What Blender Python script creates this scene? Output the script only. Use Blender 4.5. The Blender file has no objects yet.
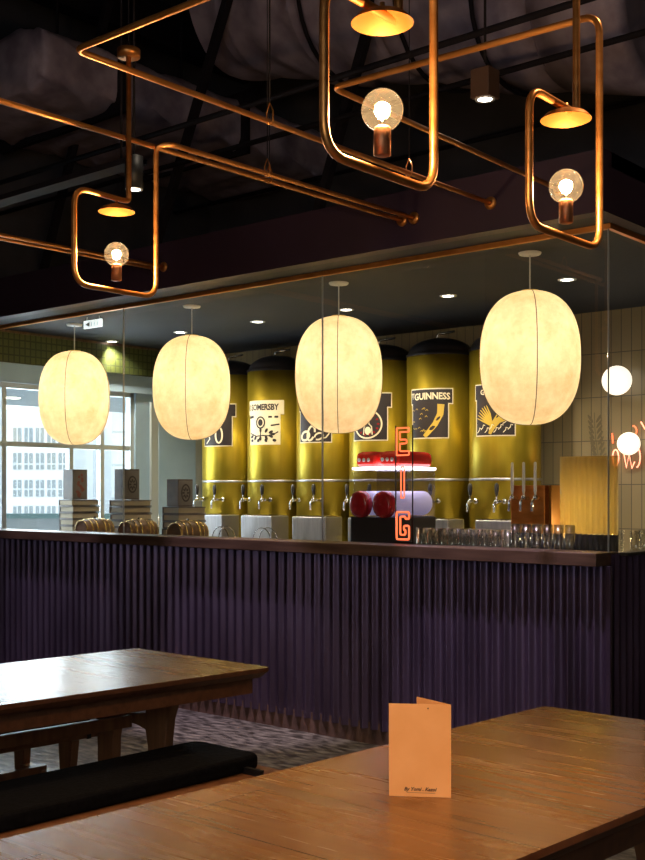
import bpy, bmesh, math, random
from mathutils import Vector, Matrix
random.seed(7)
PI = math.pi
SC = bpy.context.scene
COL = SC.collection

# ------------------------------------------------------------------ camera
cd = bpy.data.cameras.new('camera')
cam = bpy.data.objects.new('camera', cd)
COL.objects.link(cam)
cam.location = (2.3775, -4.8572, 1.4)
cam.rotation_euler = (PI / 2, 0, math.atan2(.6492, .7606))
cd.sensor_fit = 'HORIZONTAL'
cd.sensor_width = 36
cd.lens = 1116 / 645 * 36
cd.shift_y = 61 / 645
cd.clip_end = 500
SC.camera = cam

# ------------------------------------------------------------------ world, light, exposure
w = bpy.data.worlds.new('overcast_sky')
SC.world = w
w.use_nodes = True
bg = w.node_tree.nodes['Background']
bg.inputs[0].default_value = (.86, .93, 1, 1)
bg.inputs[1].default_value = 3.0
SC.view_settings.view_transform = 'Standard'
SC.view_settings.look = 'None'
SC.view_settings.gamma = 1
SC.view_settings.exposure = 0.0


def lamp(name, kind, loc, energy, color, target=None, size=.05, angle=60, blend=.5, sy=None):
    l = bpy.data.lights.new(name, kind)
    l.energy = energy
    l.color = color
    if kind == 'SPOT':
        l.spot_size = math.radians(angle)
        l.spot_blend = blend
        l.shadow_soft_size = size
    elif kind == 'POINT':
        l.shadow_soft_size = size
    elif kind == 'AREA':
        l.shape = 'RECTANGLE'
        l.size = size
        l.size_y = sy or size
    o = bpy.data.objects.new(name, l)
    COL.objects.link(o)
    o.location = loc
    if target:
        o.rotation_euler = (Vector(target) - Vector(loc)).to_track_quat('-Z', 'Y').to_euler()
    return o


# daylight entering through the left wall's bar windows, then fill added behind the camera
lamp('window_daylight', 'AREA', (-5.35, .75, 1.7), 60, (.8, .9, 1), (0, .75, 1.5), 1.4, sy=1.4)
lamp('window_daylight', 'AREA', (2.9, -7.4, 2.1), 15, (.70, .74, 1), (1.5, 0, 1.2), 2.6, sy=1.8)  # cool fill light added behind the camera
# ceiling spotlights grazing the corrugated bar front and the tables
for x, y, tx, ty, e in ((-.62, -1.1, -.55, -.1, 480), (-2.45, -1.1, -2.4, -.1, 400), (-4.3, -1.1, -4.25, -.1, 320)):
    lamp('bar_front_spot', 'SPOT', (x, y, 3.9), e, (.86, .72, 1), (tx, ty, .45), .03, 26, .6)
lamp('table_spot', 'SPOT', (1.5, -.9, 4.3), 210, (1, .68, .38), (.75, -2.75, .75), .05, 30, .9)
lamp('table_spot', 'SPOT', (.2, -4.3, 4.3), 150, (1, .68, .4), (.6, -3.3, .75), .05, 40, .9)
lamp('table_spot', 'SPOT', (-1.2, -3.0, 4.3), 110, (1, .72, .45), (-.8, -2.4, .75), .05, 34, .9)
lamp('menu_spot', 'SPOT', (2.6, -4.6, 3.6), 370, (1, .58, .25), (.98, -2.95, .85), .05, 22, .9)  # added lamp without a visible source, brightens the menu card
lamp('floor_spot', 'SPOT', (.4, -1.0, 4.3), 160, (1, .85, .65), (.35, -.9, 0), .05, 26, .9)  # lamp added to brighten the floor before the bar corner
lamp('floor_spot', 'SPOT', (-1.6, -1.0, 4.3), 220, (1, .85, .65), (-1.6, -.9, 0), .05, 40, .9)  # lamp added to brighten the floor further left


# ------------------------------------------------------------------ materials
def mat(name, color, rough=.5, metal=0, emit=None, es=1, spec=None, alpha=None):
    m = bpy.data.materials.new(name)
    m.use_nodes = True
    b = m.node_tree.nodes['Principled BSDF']
    b.inputs['Base Color'].default_value = (*color, 1)
    b.inputs['Roughness'].default_value = rough
    b.inputs['Metallic'].default_value = metal
    if spec is not None:
        b.inputs['Specular IOR Level'].default_value = spec
    if emit:
        b.inputs['Emission Color'].default_value = (*emit, 1)
        b.inputs['Emission Strength'].default_value = es
    return m


def noisy(name, c1, c2, scale=(5, 5, 5), rough=(.4, .6), metal=0, bump=0, detail=6, lo=.35, hi=.65, nscale=1, spec=None):
    m = mat(name, c1, rough[0], metal, spec=spec)
    nt = m.node_tree
    b = nt.nodes['Principled BSDF']
    tc = nt.nodes.new('ShaderNodeTexCoord')
    mp = nt.nodes.new('ShaderNodeMapping')
    mp.inputs['Scale'].default_value = scale
    nz = nt.nodes.new('ShaderNodeTexNoise')
    nz.inputs['Scale'].default_value = nscale
    nz.inputs['Detail'].default_value = detail
    cr = nt.nodes.new('ShaderNodeValToRGB')
    cr.color_ramp.elements[0].position = lo
    cr.color_ramp.elements[1].position = hi
    cr.color_ramp.elements[0].color = (*c1, 1)
    cr.color_ramp.elements[1].color = (*c2, 1)
    L = nt.links
    L.new(tc.outputs['Object'], mp.inputs[0])
    L.new(mp.outputs[0], nz.inputs['Vector'])
    L.new(nz.outputs[0], cr.inputs[0])
    L.new(cr.outputs[0], b.inputs['Base Color'])
    mr = nt.nodes.new('ShaderNodeMapRange')
    mr.inputs['To Min'].default_value = rough[0]
    mr.inputs['To Max'].default_value = rough[1]
    L.new(nz.outputs[0], mr.inputs[0])
    L.new(mr.outputs[0], b.inputs['Roughness'])
    if bump:
        bp = nt.nodes.new('ShaderNodeBump')
        bp.inputs['Strength'].default_value = bump
        bp.inputs['Distance'].default_value = .01
        L.new(nz.outputs[0], bp.inputs['Height'])
        L.new(bp.outputs[0], b.inputs['Normal'])
    return m


def thin_glass(name, tint=(.95, .97, .96), ior=1.45, gl=1.0, rough=0.0):
    m = bpy.data.materials.new(name)
    m.use_nodes = True
    nt = m.node_tree
    nt.nodes.clear()
    o = nt.nodes.new('ShaderNodeOutputMaterial')
    mx = nt.nodes.new('ShaderNodeMixShader')
    tr = nt.nodes.new('ShaderNodeBsdfTransparent')
    tr.inputs[0].default_value = (*tint, 1)
    g = nt.nodes.new('ShaderNodeBsdfGlossy')
    g.inputs['Roughness'].default_value = rough
    g.inputs[0].default_value = (gl, gl, gl, 1)
    f0 = ((ior - 1) / (ior + 1)) ** 2 * 1.5
    lw = nt.nodes.new('ShaderNodeLayerWeight')
    lw.inputs[0].default_value = .5
    pw = nt.nodes.new('ShaderNodeMath')
    pw.operation = 'POWER'
    pw.inputs[1].default_value = 5
    ma = nt.nodes.new('ShaderNodeMath')
    ma.operation = 'MULTIPLY_ADD'
    ma.inputs[1].default_value = 1 - f0
    ma.inputs[2].default_value = f0
    nt.links.new(lw.outputs['Facing'], pw.inputs[0])
    nt.links.new(pw.outputs[0], ma.inputs[0])
    nt.links.new(ma.outputs[0], mx.inputs[0])
    nt.links.new(tr.outputs[0], mx.inputs[1])
    nt.links.new(g.outputs[0], mx.inputs[2])
    nt.links.new(mx.outputs[0], o.inputs[0])
    return m


def shade_mat(name, color, glow, es, trans=.55):
    """parchment that lets the lamp inside shine through"""
    m = bpy.data.materials.new(name)
    m.use_nodes = True
    nt = m.node_tree
    nt.nodes.clear()
    L = nt.links
    o = nt.nodes.new('ShaderNodeOutputMaterial')
    tc = nt.nodes.new('ShaderNodeTexCoord')
    nz = nt.nodes.new('ShaderNodeTexNoise')
    nz.inputs['Scale'].default_value = 9
    nz.inputs['Detail'].default_value = 9
    nz.inputs['Roughness'].default_value = .7
    cr = nt.nodes.new('ShaderNodeValToRGB')
    cr.color_ramp.elements[0].position = .3
    cr.color_ramp.elements[1].position = .68
    cr.color_ramp.elements[0].color = (color[0] * .78, color[1] * .66, color[2] * .48, 1)
    cr.color_ramp.elements[1].color = (*color, 1)
    L.new(tc.outputs['Object'], nz.inputs['Vector'])
    L.new(nz.outputs[0], cr.inputs[0])
    tl = nt.nodes.new('ShaderNodeBsdfTranslucent')
    df = nt.nodes.new('ShaderNodeBsdfDiffuse')
    L.new(cr.outputs[0], tl.inputs[0])
    L.new(cr.outputs[0], df.inputs[0])
    mx = nt.nodes.new('ShaderNodeMixShader')
    mx.inputs[0].default_value = 1 - trans
    L.new(tl.outputs[0], mx.inputs[1])
    L.new(df.outputs[0], mx.inputs[2])
    em = nt.nodes.new('ShaderNodeEmission')
    em.inputs[0].default_value = (*glow, 1)
    em.inputs[1].default_value = es
    ad = nt.nodes.new('ShaderNodeAddShader')
    L.new(mx.outputs[0], ad.inputs[0])
    L.new(em.outputs[0], ad.inputs[1])
    L.new(ad.outputs[0], o.inputs[0])
    return m


def wood_mat(name, c1, c2, grain=(3, 40, 40), rough=(.25, .4), seams=None):
    m = noisy(name, c1, c2, grain, rough, 0, 0, 8, .3, .7)
    if seams:
        nt = m.node_tree
        b = nt.nodes['Principled BSDF']
        L = nt.links
        tc = nt.nodes['Texture Coordinate']
        br = nt.nodes.new('ShaderNodeTexBrick')
        br.offset = .4
        br.inputs['Scale'].default_value = 1
        br.inputs['Brick Width'].default_value = seams[0]
        br.inputs['Row Height'].default_value = seams[1]
        br.inputs['Mortar Size'].default_value = .0016
        br.inputs['Bias'].default_value = 0
        br.inputs['Color1'].default_value = (1, 1, 1, 1)
        br.inputs['Color2'].default_value = (.86, .84, .82, 1)
        br.inputs['Mortar'].default_value = (.22, .18, .15, 1)
        L.new(tc.outputs['Object'], br.inputs['Vector'])
        mu = nt.nodes.new('ShaderNodeMix')
        mu.data_type = 'RGBA'
        mu.blend_type = 'MULTIPLY'
        mu.inputs[0].default_value = 1
        src = b.inputs['Base Color'].links[0].from_socket
        L.new(src, mu.inputs[6])
        L.new(br.outputs['Color'], mu.inputs[7])
        L.new(mu.outputs[2], b.inputs['Base Color'])
    return m


def tile_mat(name, c1, c2, grout, bw, rh, axis='X', rough=.22, mortar=.004, z0=0):
    m = mat(name, c1, rough)
    nt = m.node_tree
    b = nt.nodes['Principled BSDF']
    L = nt.links
    tc = nt.nodes.new('ShaderNodeTexCoord')
    sp = nt.nodes.new('ShaderNodeSeparateXYZ')
    cb = nt.nodes.new('ShaderNodeCombineXYZ')
    ad = nt.nodes.new('ShaderNodeMath')
    ad.inputs[1].default_value = z0
    L.new(tc.outputs['Object'], sp.inputs[0])
    L.new(sp.outputs[axis], cb.inputs[0])
    L.new(sp.outputs['Z'], ad.inputs[0])
    L.new(ad.outputs[0], cb.inputs[1])
    br = nt.nodes.new('ShaderNodeTexBrick')
    br.offset = 0
    br.inputs['Scale'].default_value = 1
    br.inputs['Brick Width'].default_value = bw
    br.inputs['Row Height'].default_value = rh
    br.inputs['Mortar Size'].default_value = mortar
    br.inputs['Color1'].default_value = (*c1, 1)
    br.inputs['Color2'].default_value = (*c2, 1)
    br.inputs['Mortar'].default_value = (*grout, 1)
    L.new(cb.outputs[0], br.inputs['Vector'])
    L.new(br.outputs['Color'], b.inputs['Base Color'])
    mr = nt.nodes.new('ShaderNodeMapRange')
    mr.inputs['To Min'].default_value = rough
    mr.inputs['To Max'].default_value = .7
    L.new(br.outputs['Fac'], mr.inputs[0])
    L.new(mr.outputs[0], b.inputs['Roughness'])
    return m


M = dict(
    corr=noisy('purple_corrugated_steel', (.105, .07, .12), (.155, .105, .175), (6, 6, 1.2), (.26, .42), .75, 0),
    plinth=noisy('rusty_plinth', (.10, .055, .04), (.2, .11, .08), (12, 12, 12), (.5, .7)),
    beam=noisy('plum_painted_beam', (.032, .014, .026), (.045, .02, .04), (2, 2, 2), (.5, .7)),
    slate=noisy('slate_ceiling_paint', (.010, .013, .020), (.017, .021, .029), (2, 2, 2), (.6, .8)),
    black=mat('black_paint', (.012, .012, .014), .5),
    void=noisy('dark_ceiling_paint', (.02, .016, .02), (.045, .035, .045), (3, 3, 3), (.7, .9)),
    steelbeam=mat('dark_steel', (.018, .014, .018), .75, .1, spec=.2),
    duct=noisy('purple_foil_wrap', (.30, .23, .29), (.52, .42, .50), (6, 6, 6), (.45, .65), .1, .9, 4),
    cloth=noisy('black_seat_cloth', (.004, .0035, .004), (.009, .008, .009), (60, 60, 60), (.9, 1), 0, .2, spec=.1),
    copper=noisy('brushed_copper', (.70, .26, .06), (.85, .36, .10), (8, 8, 30), (.3, .42), .82),
    copperin=mat('gold_dish_lining', (.25, .10, .014), .5, .6),
    socket=mat('copper_socket', (.5, .2, .08), .45, .7),
    counter=wood_mat('worn_walnut', (.05, .026, .018), (.14, .08, .052), (3, 30, 30), (.3, .55)),
    table=wood_mat('oiled_teak', (.17, .073, .024), (.245, .112, .036), (1.4, 26, 26), (.24, .30), (1.6, .30)),
    apron=wood_mat('teak_edge', (.10, .035, .016), (.17, .065, .028), (4, 40, 40), (.35, .5)),
    legwood=wood_mat('teak_leg', (.17, .06, .022), (.3, .12, .045), (30, 30, 3), (.35, .5)),
    floor=noisy('polished_dark_concrete', (.05, .043, .036), (.46, .40, .33), (5, 13, 1), (.2, .5), 0, .5, 10, .40, .80, 2.2),
    tile=tile_mat('olive_beige_tile', (.22, .18, .105), (.26, .21, .125), (.07, .06, .04), .075, .305, 'X', .25, .003, .08),
    green=tile_mat('green_scallop_tile', (.04, .055, .015), (.06, .075, .02), (.02, .03, .01), .05, .06, 'Y', .3, .006),
    greywall=noisy('pale_grey_plaster', (.26, .39, .54), (.32, .46, .62), (3, 3, 3), (.6, .8)),
    dwall=noisy('dark_plaster', (.05, .045, .05), (.09, .08, .085), (2, 2, 2), (.7, .9)),
    frame=mat('grey_window_frame', (.42, .47, .5), .5, .3),
    white=mat('white_paint', (.82, .84, .85), .5),
    gold=noisy('gold_anodised_tank', (.36, .27, .018), (.46, .34, .03), (14, 14, .25), (.3, .42), .75, 0, 3),
    tankrim=mat('tank_black', (.02, .018, .02), .35),
    chrome=mat('chrome', (.75, .75, .76), .15, 1),
    steel=noisy('brushed_steel', (.42, .41, .42), (.55, .54, .55), (30, 4, 4), (.3, .45), .9),
    lblack=mat('label_black', (.018, .012, .014), .5),
    lcream=mat('label_cream', (.78, .70, .50), .5),
    lgold=mat('label_gold', (.55, .38, .05), .45),
    red=mat('glossy_red_plastic', (.75, .03, .02), .25),
    dred=mat('dark_red_plastic', (.32, .012, .018), .2),
    glass=thin_glass('clear_pane_glass'),
    tumbler=thin_glass('tumbler_glass', (.86, .86, .82), 2.0, 1, .08),
    bulbglass=thin_glass('bulb_glass', (.97, .95, .9), 1.6),
    acrylic=thin_glass('clear_acrylic', (.80, .78, .86), 1.5),
    paper=noisy('kraft_menu_card', (.86, .42, .15), (.93, .48, .19), (12, 12, 12), (.7, .85)),
    ink=mat('dark_ink', (.05, .02, .015), .7),
    brass=mat('brass_hoop', (.75, .55, .2), .25, 1),
    barrel=wood_mat('barrel_wood', (.10, .05, .025), (.2, .11, .05), (4, 30, 30), (.3, .5)),
    cream=mat('cream_label_strip', (.7, .6, .4), .6),
    bookdark=noisy('book_dark_cover', (.05, .04, .04), (.1, .08, .07), (8, 8, 8), (.5, .7)),
    bookgrey=mat('book_pages_grey', (.30, .25, .17), .7),
    amber=None,
    seam=mat('shade_seam', (.10, .07, .03), .8),
    pale=mat('pale_facade', (.80, .84, .88), .8),
    pale2=tile_mat('pale_panel_facade', (.62, .69, .74), (.66, .72, .77), (.42, .48, .52), 2.4, 3.6, 'X', .8, .12),
    fwin=mat('facade_window_dark', (.30, .35, .38), .4),
    street=mat('street_wall', (.3, .33, .34), .8),
    tealrail=mat('teal_rail', (.12, .22, .22), .6),
    slush=mat('slush_ice', (.75, .72, .85), .6, emit=(.7, .62, 1), es=.25),
    strip=mat('led_strip', (1, 1, 1), .5, emit=(.95, .9, 1), es=4),
    neon=mat('neon_tube_orange_red', (1, .3, .15), .4, emit=(1, .15, .05), es=1.7),
    neonw=mat('neon_tube_pink', (1, .6, .5), .4, emit=(1, .30, .18), es=2.6),
    globe=mat('lit_opal_globe', (.95, .9, .85), .3, emit=(1, .85, .68), es=1.5),
    filament=mat('bulb_filament', (1, .8, .5), .5, emit=(1, .70, .36), es=160),
    led=mat('downlight_led', (1, 1, 1), .5, emit=(1, .9, .72), es=14),
    exitm=mat('sign_backlit', (.9, .95, .95), .5, emit=(.9, 1, 1), es=1.2),
    leaf=mat('painted_leaf_brown', (.12, .095, .05), .6),
)
M['shade'] = shade_mat('lantern_parchment', (.97, .88, .68), (1, .72, .34), .04)

am = thin_glass('amber_reeded_glass', (1, .8, .35), 1.5, .7, .2)  # glowing amber that stands in for a reflection in the glass
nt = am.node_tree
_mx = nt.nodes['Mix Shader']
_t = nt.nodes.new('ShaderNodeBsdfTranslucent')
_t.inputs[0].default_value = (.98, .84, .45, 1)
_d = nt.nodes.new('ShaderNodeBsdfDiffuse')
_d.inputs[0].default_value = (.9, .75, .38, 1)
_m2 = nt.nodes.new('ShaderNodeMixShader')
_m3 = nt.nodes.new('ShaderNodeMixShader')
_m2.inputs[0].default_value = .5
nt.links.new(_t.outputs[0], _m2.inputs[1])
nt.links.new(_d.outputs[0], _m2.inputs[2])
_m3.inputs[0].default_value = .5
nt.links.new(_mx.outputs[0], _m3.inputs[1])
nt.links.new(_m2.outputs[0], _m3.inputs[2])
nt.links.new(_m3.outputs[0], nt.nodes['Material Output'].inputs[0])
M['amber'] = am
nt = M['bulbglass'].node_tree
_t = nt.nodes.new('ShaderNodeBsdfTranslucent')
_t.inputs[0].default_value = (1, .9, .75, 1)
_m = nt.nodes.new('ShaderNodeMixShader')
_m.inputs[0].default_value = .004
nt.links.new(nt.nodes['Mix Shader'].outputs[0], _m.inputs[1])
nt.links.new(_t.outputs[0], _m.inputs[2])
nt.links.new(_m.outputs[0], nt.nodes['Material Output'].inputs[0])


# ------------------------------------------------------------------ mesh helpers
class MB:
    def __init__(s):
        s.v = []
        s.f = []
        s.sm = []

    def add(s, vs, fs, smooth=False):
        n = len(s.v)
        s.v += [tuple(p) for p in vs]
        s.f += [tuple(i + n for i in f) for f in fs]
        s.sm += [smooth] * len(fs)
        return s

    def box(s, x0, x1, y0, y1, z0, z1, M4=None):
        vs = [Vector((x, y, z)) for x in (x0, x1) for y in (y0, y1) for z in (z0, z1)]
        if M4:
            vs = [M4 @ v for v in vs]
        return s.add(vs, [(0, 1, 3, 2), (4, 6, 7, 5), (0, 4, 5, 1), (2, 3, 7, 6), (0, 2, 6, 4), (1, 5, 7, 3)])

    def bar(s, a, b, w, h):
        a, b = Vector(a), Vector(b)
        d = b - a
        q = d.to_track_quat('Z', 'Y').to_matrix().to_4x4()
        m4 = Matrix.Translation(a) @ q
        return s.box(-w / 2, w / 2, -h / 2, h / 2, 0, d.length, m4)

    def prism(s, poly, h0, h1, f=lambda u, v, h: (u, v, h)):
        n = len(poly)
        vs = [f(u, v, h0) for u, v in poly] + [f(u, v, h1) for u, v in poly]
        fs = [tuple(range(n - 1, -1, -1)), tuple(range(n, 2 * n))]
        fs += [(i, (i + 1) % n, n + (i + 1) % n, n + i) for i in range(n)]
        return s.add(vs, fs)

    def lathe(s, prof, n=32, M4=None, closed=False):
        vs = []
        fs = []
        for r, z in prof:
            for k in range(n):
                a = 2 * PI * k / n
                p = Vector((r * math.cos(a), r * math.sin(a), z))
                vs.append(M4 @ p if M4 else p)
        for i in range(len(prof) - 1):
            for k in range(n):
                a, b = i * n + k, i * n + (k + 1) % n
                fs.append((a, b, b + n, a + n))
        if closed:
            fs.append(tuple(range(n - 1, -1, -1)))
            fs.append(tuple((len(prof) - 1) * n + k for k in range(n)))
        return s.add(vs, fs, True)

    def tube(s, pts, r, n=12, cap=True, closed=False):
        pts = [Vector(p) for p in pts]
        N = len(pts)
        rings = []
        t0 = (pts[1] - pts[0]).normalized()
        nrm = t0.orthogonal().normalized()
        prev = t0
        for i in range(N):
            if closed:
                t = (pts[(i + 1) % N] - pts[i - 1]).normalized()
            elif i == 0:
                t = t0
            elif i == N - 1:
                t = (pts[-1] - pts[-2]).normalized()
            else:
                t = ((pts[i + 1] - pts[i]).normalized() + (pts[i] - pts[i - 1]).normalized()).normalized()
            q = prev.rotation_difference(t)
            nrm = q @ nrm
            prev = t
            bn = t.cross(nrm)
            rings.append([pts[i] + r * (math.cos(2 * PI * k / n) * nrm + math.sin(2 * PI * k / n) * bn) for k in range(n)])
        vs = [p for rg in rings for p in rg]
        fs = []
        for i in range(N if closed else N - 1):
            j = (i + 1) % N
            for k in range(n):
                fs.append((i * n + k, i * n + (k + 1) % n, j * n + (k + 1) % n, j * n + k))
        if cap and not closed:
            fs.append(tuple(range(n - 1, -1, -1)))
            fs.append(tuple((N - 1) * n + k for k in range(n)))
        return s.add(vs, fs, True)

    def sphere(s, c, r, n=24, m=14, sc=(1, 1, 1)):
        prof = []
        for i in range(m + 1):
            a = -PI / 2 + PI * i / m
            prof.append((max(r * math.cos(a), 1e-4), r * math.sin(a)))
        M4 = Matrix.Translation(c) @ Matrix.Diagonal((*sc, 1))
        return s.lathe(prof, n, M4)

    def build(s, name, m, parent=None, bevel=0, label=None):
        me = bpy.data.meshes.new(name)
        me.from_pydata(s.v, [], s.f)
        me.polygons.foreach_set('use_smooth', s.sm)
        bm = bmesh.new()
        bm.from_mesh(me)
        bmesh.ops.recalc_face_normals(bm, faces=bm.faces)
        bm.to_mesh(me)
        bm.free()
        me.materials.append(m)
        me.update()
        o = bpy.data.objects.new(name, me)
        COL.objects.link(o)
        if parent:
            o.parent = parent
        if bevel:
            md = o.modifiers.new('bevel', 'BEVEL')
            md.width = bevel
            md.segments = 3
            md.limit_method = 'ANGLE'
            md.angle_limit = math.radians(40)
        if label:
            o['label'] = label
        return o


def round_path(pts, rad, n=6):
    """polyline with its corners rounded"""
    pts = [Vector(p) for p in pts]
    out = [pts[0]]
    for i in range(1, len(pts) - 1):
        a, b, c = pts[i - 1], pts[i], pts[i + 1]
        r = rad[i - 1] if isinstance(rad, (list, tuple)) else rad
        d1, d2 = (a - b), (c - b)
        ang = d1.angle(d2)
        t = min(r / math.tan(ang / 2), d1.length * .49, d2.length * .49)
        p1, p2 = b + d1.normalized() * t, b + d2.normalized() * t
        for k in range(n + 1):
            u = k / n
            out.append((1 - u) ** 2 * p1 + 2 * u * (1 - u) * b + u * u * p2)
    out.append(pts[-1])
    return out


def tag(o, label=None, cat=None, group=None, kind=None):
    if label: o['label'] = label
    if cat: o['category'] = cat
    if group: o['group'] = group
    if kind: o['kind'] = kind
    return o


def empty(name, loc=(0, 0, 0), rz=0, label=None, cat=None, group=None):
    o = bpy.data.objects.new(name, None)
    COL.objects.link(o)
    o.location = loc
    o.rotation_euler = (0, 0, rz)
    o.empty_display_size = .1
    return tag(o, label, cat, group)


def kids(o):
    return [c for c in list(COL.objects) if c.parent == o]


def copy_tree(o, parent=None):
    c = o.copy()
    COL.objects.link(c)
    if parent: c.parent = parent
    for ch in kids(o):
        copy_tree(ch, c)
    return c


def struct(name, mb, m, parent=None, bevel=0):
    o = mb.build(name, m, parent, bevel)
    if not parent: o['kind'] = 'structure'
    return o


def text_verts(s, size, extrude=0.0, shear=0.0, spacing=1.0):
    c = bpy.data.curves.new('lettering', 'FONT')
    c.body = s
    c.size = size
    c.extrude = extrude
    c.shear = shear
    c.resolution_u = 2
    c.space_character = spacing
    c.offset = size * .03
    c.align_x = 'CENTER'
    c.align_y = 'CENTER'
    o = bpy.data.objects.new('lettering', c)
    COL.objects.link(o)
    dg = bpy.context.evaluated_depsgraph_get()
    me = bpy.data.meshes.new_from_object(o.evaluated_get(dg))
    vs = [v.co.copy() for v in me.vertices]
    fs = [tuple(p.vertices) for p in me.polygons]
    bpy.data.objects.remove(o)
    bpy.data.meshes.remove(me)
    return vs, fs


def add_text(mb, s, size, f, **k):
    vs, fs = text_verts(s, size, **k)
    return mb.add([f(v.x, v.y, v.z) for v in vs], fs)


# ================================================================== structure
struct('floor', MB().box(-5.3, 5.2, -7.2, 4.2, -.1, 0), M['floor'])
struct('ceiling', MB().box(-5.3, 5.2, -7.2, 4.2, 5.4, 5.5), M['void'])
struct('wall_right', MB().box(5.1, 5.2, -7.2, 4.2, 0, 5.4), M['dwall'])
struct('wall_front', MB().box(-5.3, 1.5, -7.2, -7.1, 0, 5.4).box(4.3, 5.1, -7.2, -7.1, 0, 5.4).box(1.5, 4.3, -7.2, -7.1, 0, 1.1).box(1.5, 4.3, -7.2, -7.1, 3.1, 5.4), M['dwall'])
wf = MB().box(1.5, 4.3, -7.17, -7.13, 1.1, 1.15).box(1.5, 4.3, -7.17, -7.13, 3.05, 3.1)
for q in (1.525, 2.9, 4.275): wf.box(q - .025, q + .025, -7.17, -7.13, 1.15, 3.05)
fo_ = struct('window_6', wf, M['frame'])  # unseen window, put in for the fill light from behind the camera
MB().box(1.55, 4.25, -7.152, -7.148, 1.15, 3.05).build('pane', M['glass'], fo_)
struct('wall_back', MB().box(-5.25, 5.1, 2.33, 2.45, 0, 2.66), M['tile'])
struct('wall_upper', MB().box(-5.25, 5.1, 2.33, 2.45, 2.66, 5.4), M['dwall'])
# left wall with two window openings
wl = MB()
x0, x1 = -5.25, -5.15
wu = MB().box(x0, x1, -7.1, -.1, 0, 5.4).box(x0, x1, -.1, 2.33, 2.66, 5.4)
struct('wall_left_upper', wu, M['dwall'])
wl.box(x0, x1, -.1, 1.46, 0, 1.0)
wl.box(x0, x1, 1.46, 2.33, 0, 2.66)
struct('wall_left', wl, M['greywall'])
# green tiled band above the bar windows, grey header under it
struct('trim_1', MB().box(-5.20, -5.10, -.1, 2.33, 2.40, 2.65), M['green'])
struct('trim_2', MB().box(-5.24, -5.13, -.1, 2.33, 2.25, 2.40), M['greywall'])
struct('trim_3', MB().box(-5.13, -5.095, -.05, 2.32, 2.63, 2.65), M['counter'])
# soffit over the bar: underside slab, plum fascia, copper glazing head
struct('trim_4', MB().box(-5.15, .03, -.18, 2.33, 2.655, 2.75), M['slate'])
fa = MB().box(-5.15, .1, -.26, -.18, 2.65, 2.93).box(.03, .1, -.18, 2.33, 2.65, 2.93).box(-5.15, .1, -.18, 2.33, 2.86, 2.93)
struct('trim_5', fa, M['beam'])
hd = MB().box(-5.14, .012, -.012, .012, 2.630, 2.655).box(-.012, .012, .012, 2.33, 2.630, 2.655)
struct('trim_6', hd, M['copper'])

# glazing over the bar: joints at -3.53 and -1.77, corner at 0
gx = [-5.15, -3.529, -1.765, 0.0]
for i in range(3):
    o = struct('window_%d' % (i + 1), MB().add([(gx[i] + .004, 0, 1.112), (gx[i + 1] - .004, 0, 1.112), (gx[i + 1] - .004, 0, 2.63), (gx[i] + .004, 0, 2.63)], [(0, 1, 2, 3)]), M['glass'])
    e = MB().box(gx[i + 1] - .0045, gx[i + 1] - .0015, -.006, .006, 1.112, 2.63)
    j = e.build('window_edge', M['frame'], o)
struct('window_4', MB().add([(0, .006, 1.112), (0, 2.3, 1.112), (0, 2.3, 2.63), (0, .006, 2.63)], [(0, 1, 2, 3)]), M['glass'])

# windows of the left wall
for n, (ya, yb, zs, mull, zt, z1) in enumerate((( -.1, 1.46, 1.0, (.16, .80, 1.12), 1.77, 2.25),)):
    f = MB()
    f.box(-5.23, -5.17, ya, yb, zs, zs + .05).box(-5.23, -5.17, ya, yb, z1 - .04, z1)
    f.box(-5.23, -5.17, ya, ya + .04, zs, z1).box(-5.23, -5.17, yb - .04, yb, zs, z1)
    for q in mull:
        f.box(-5.225, -5.175, q - .02, q + .02, zs + .05, z1 - .04)
    f.box(-5.222, -5.178, ya, yb, zt - .02, zt + .02)
    fr = struct('window_%d' % (n + 5), f, M['frame'])
    MB().box(-5.203, -5.199, ya + .04, yb - .04, zs + .05, z1 - .04).build('pane', M['glass'], fr)
# service door in the left wall of the bar
dr = struct('door_1', MB().box(-5.15, -5.125, 1.62, 2.22, 0, 2.18), M['frame'])
MB().box(-5.123, -5.118, 1.70, 2.14, .3, 2.08).build('door_panel', M['greywall'], dr)
MB().tube([(-5.10, 1.68, .98), (-5.10, 1.68, 1.18)], .008).box(-5.12, -5.1, 1.674, 1.686, .99, 1.0).build('door_handle', M['chrome'], dr)

# ------------------------------------------------------------------ the bar
def corrugated(mb, L, z0, z1, f, pitch=.07, amp=.014):
    n = int(L / pitch * 10)
    vs = []
    for i in range(n + 1):
        s = L * i / n
        h = amp * math.cos(2 * PI * s / pitch)
        h = amp * (1 - abs(math.sin(PI * s / pitch)) ** 1.3) * 2 - amp
        for z in (z0, z1):
            vs.append(f(s, h, z))
    fs = [(2 * i, 2 * i + 2, 2 * i + 3, 2 * i + 1) for i in range(n)]
    mb.add(vs, fs, True)
    return mb


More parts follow.
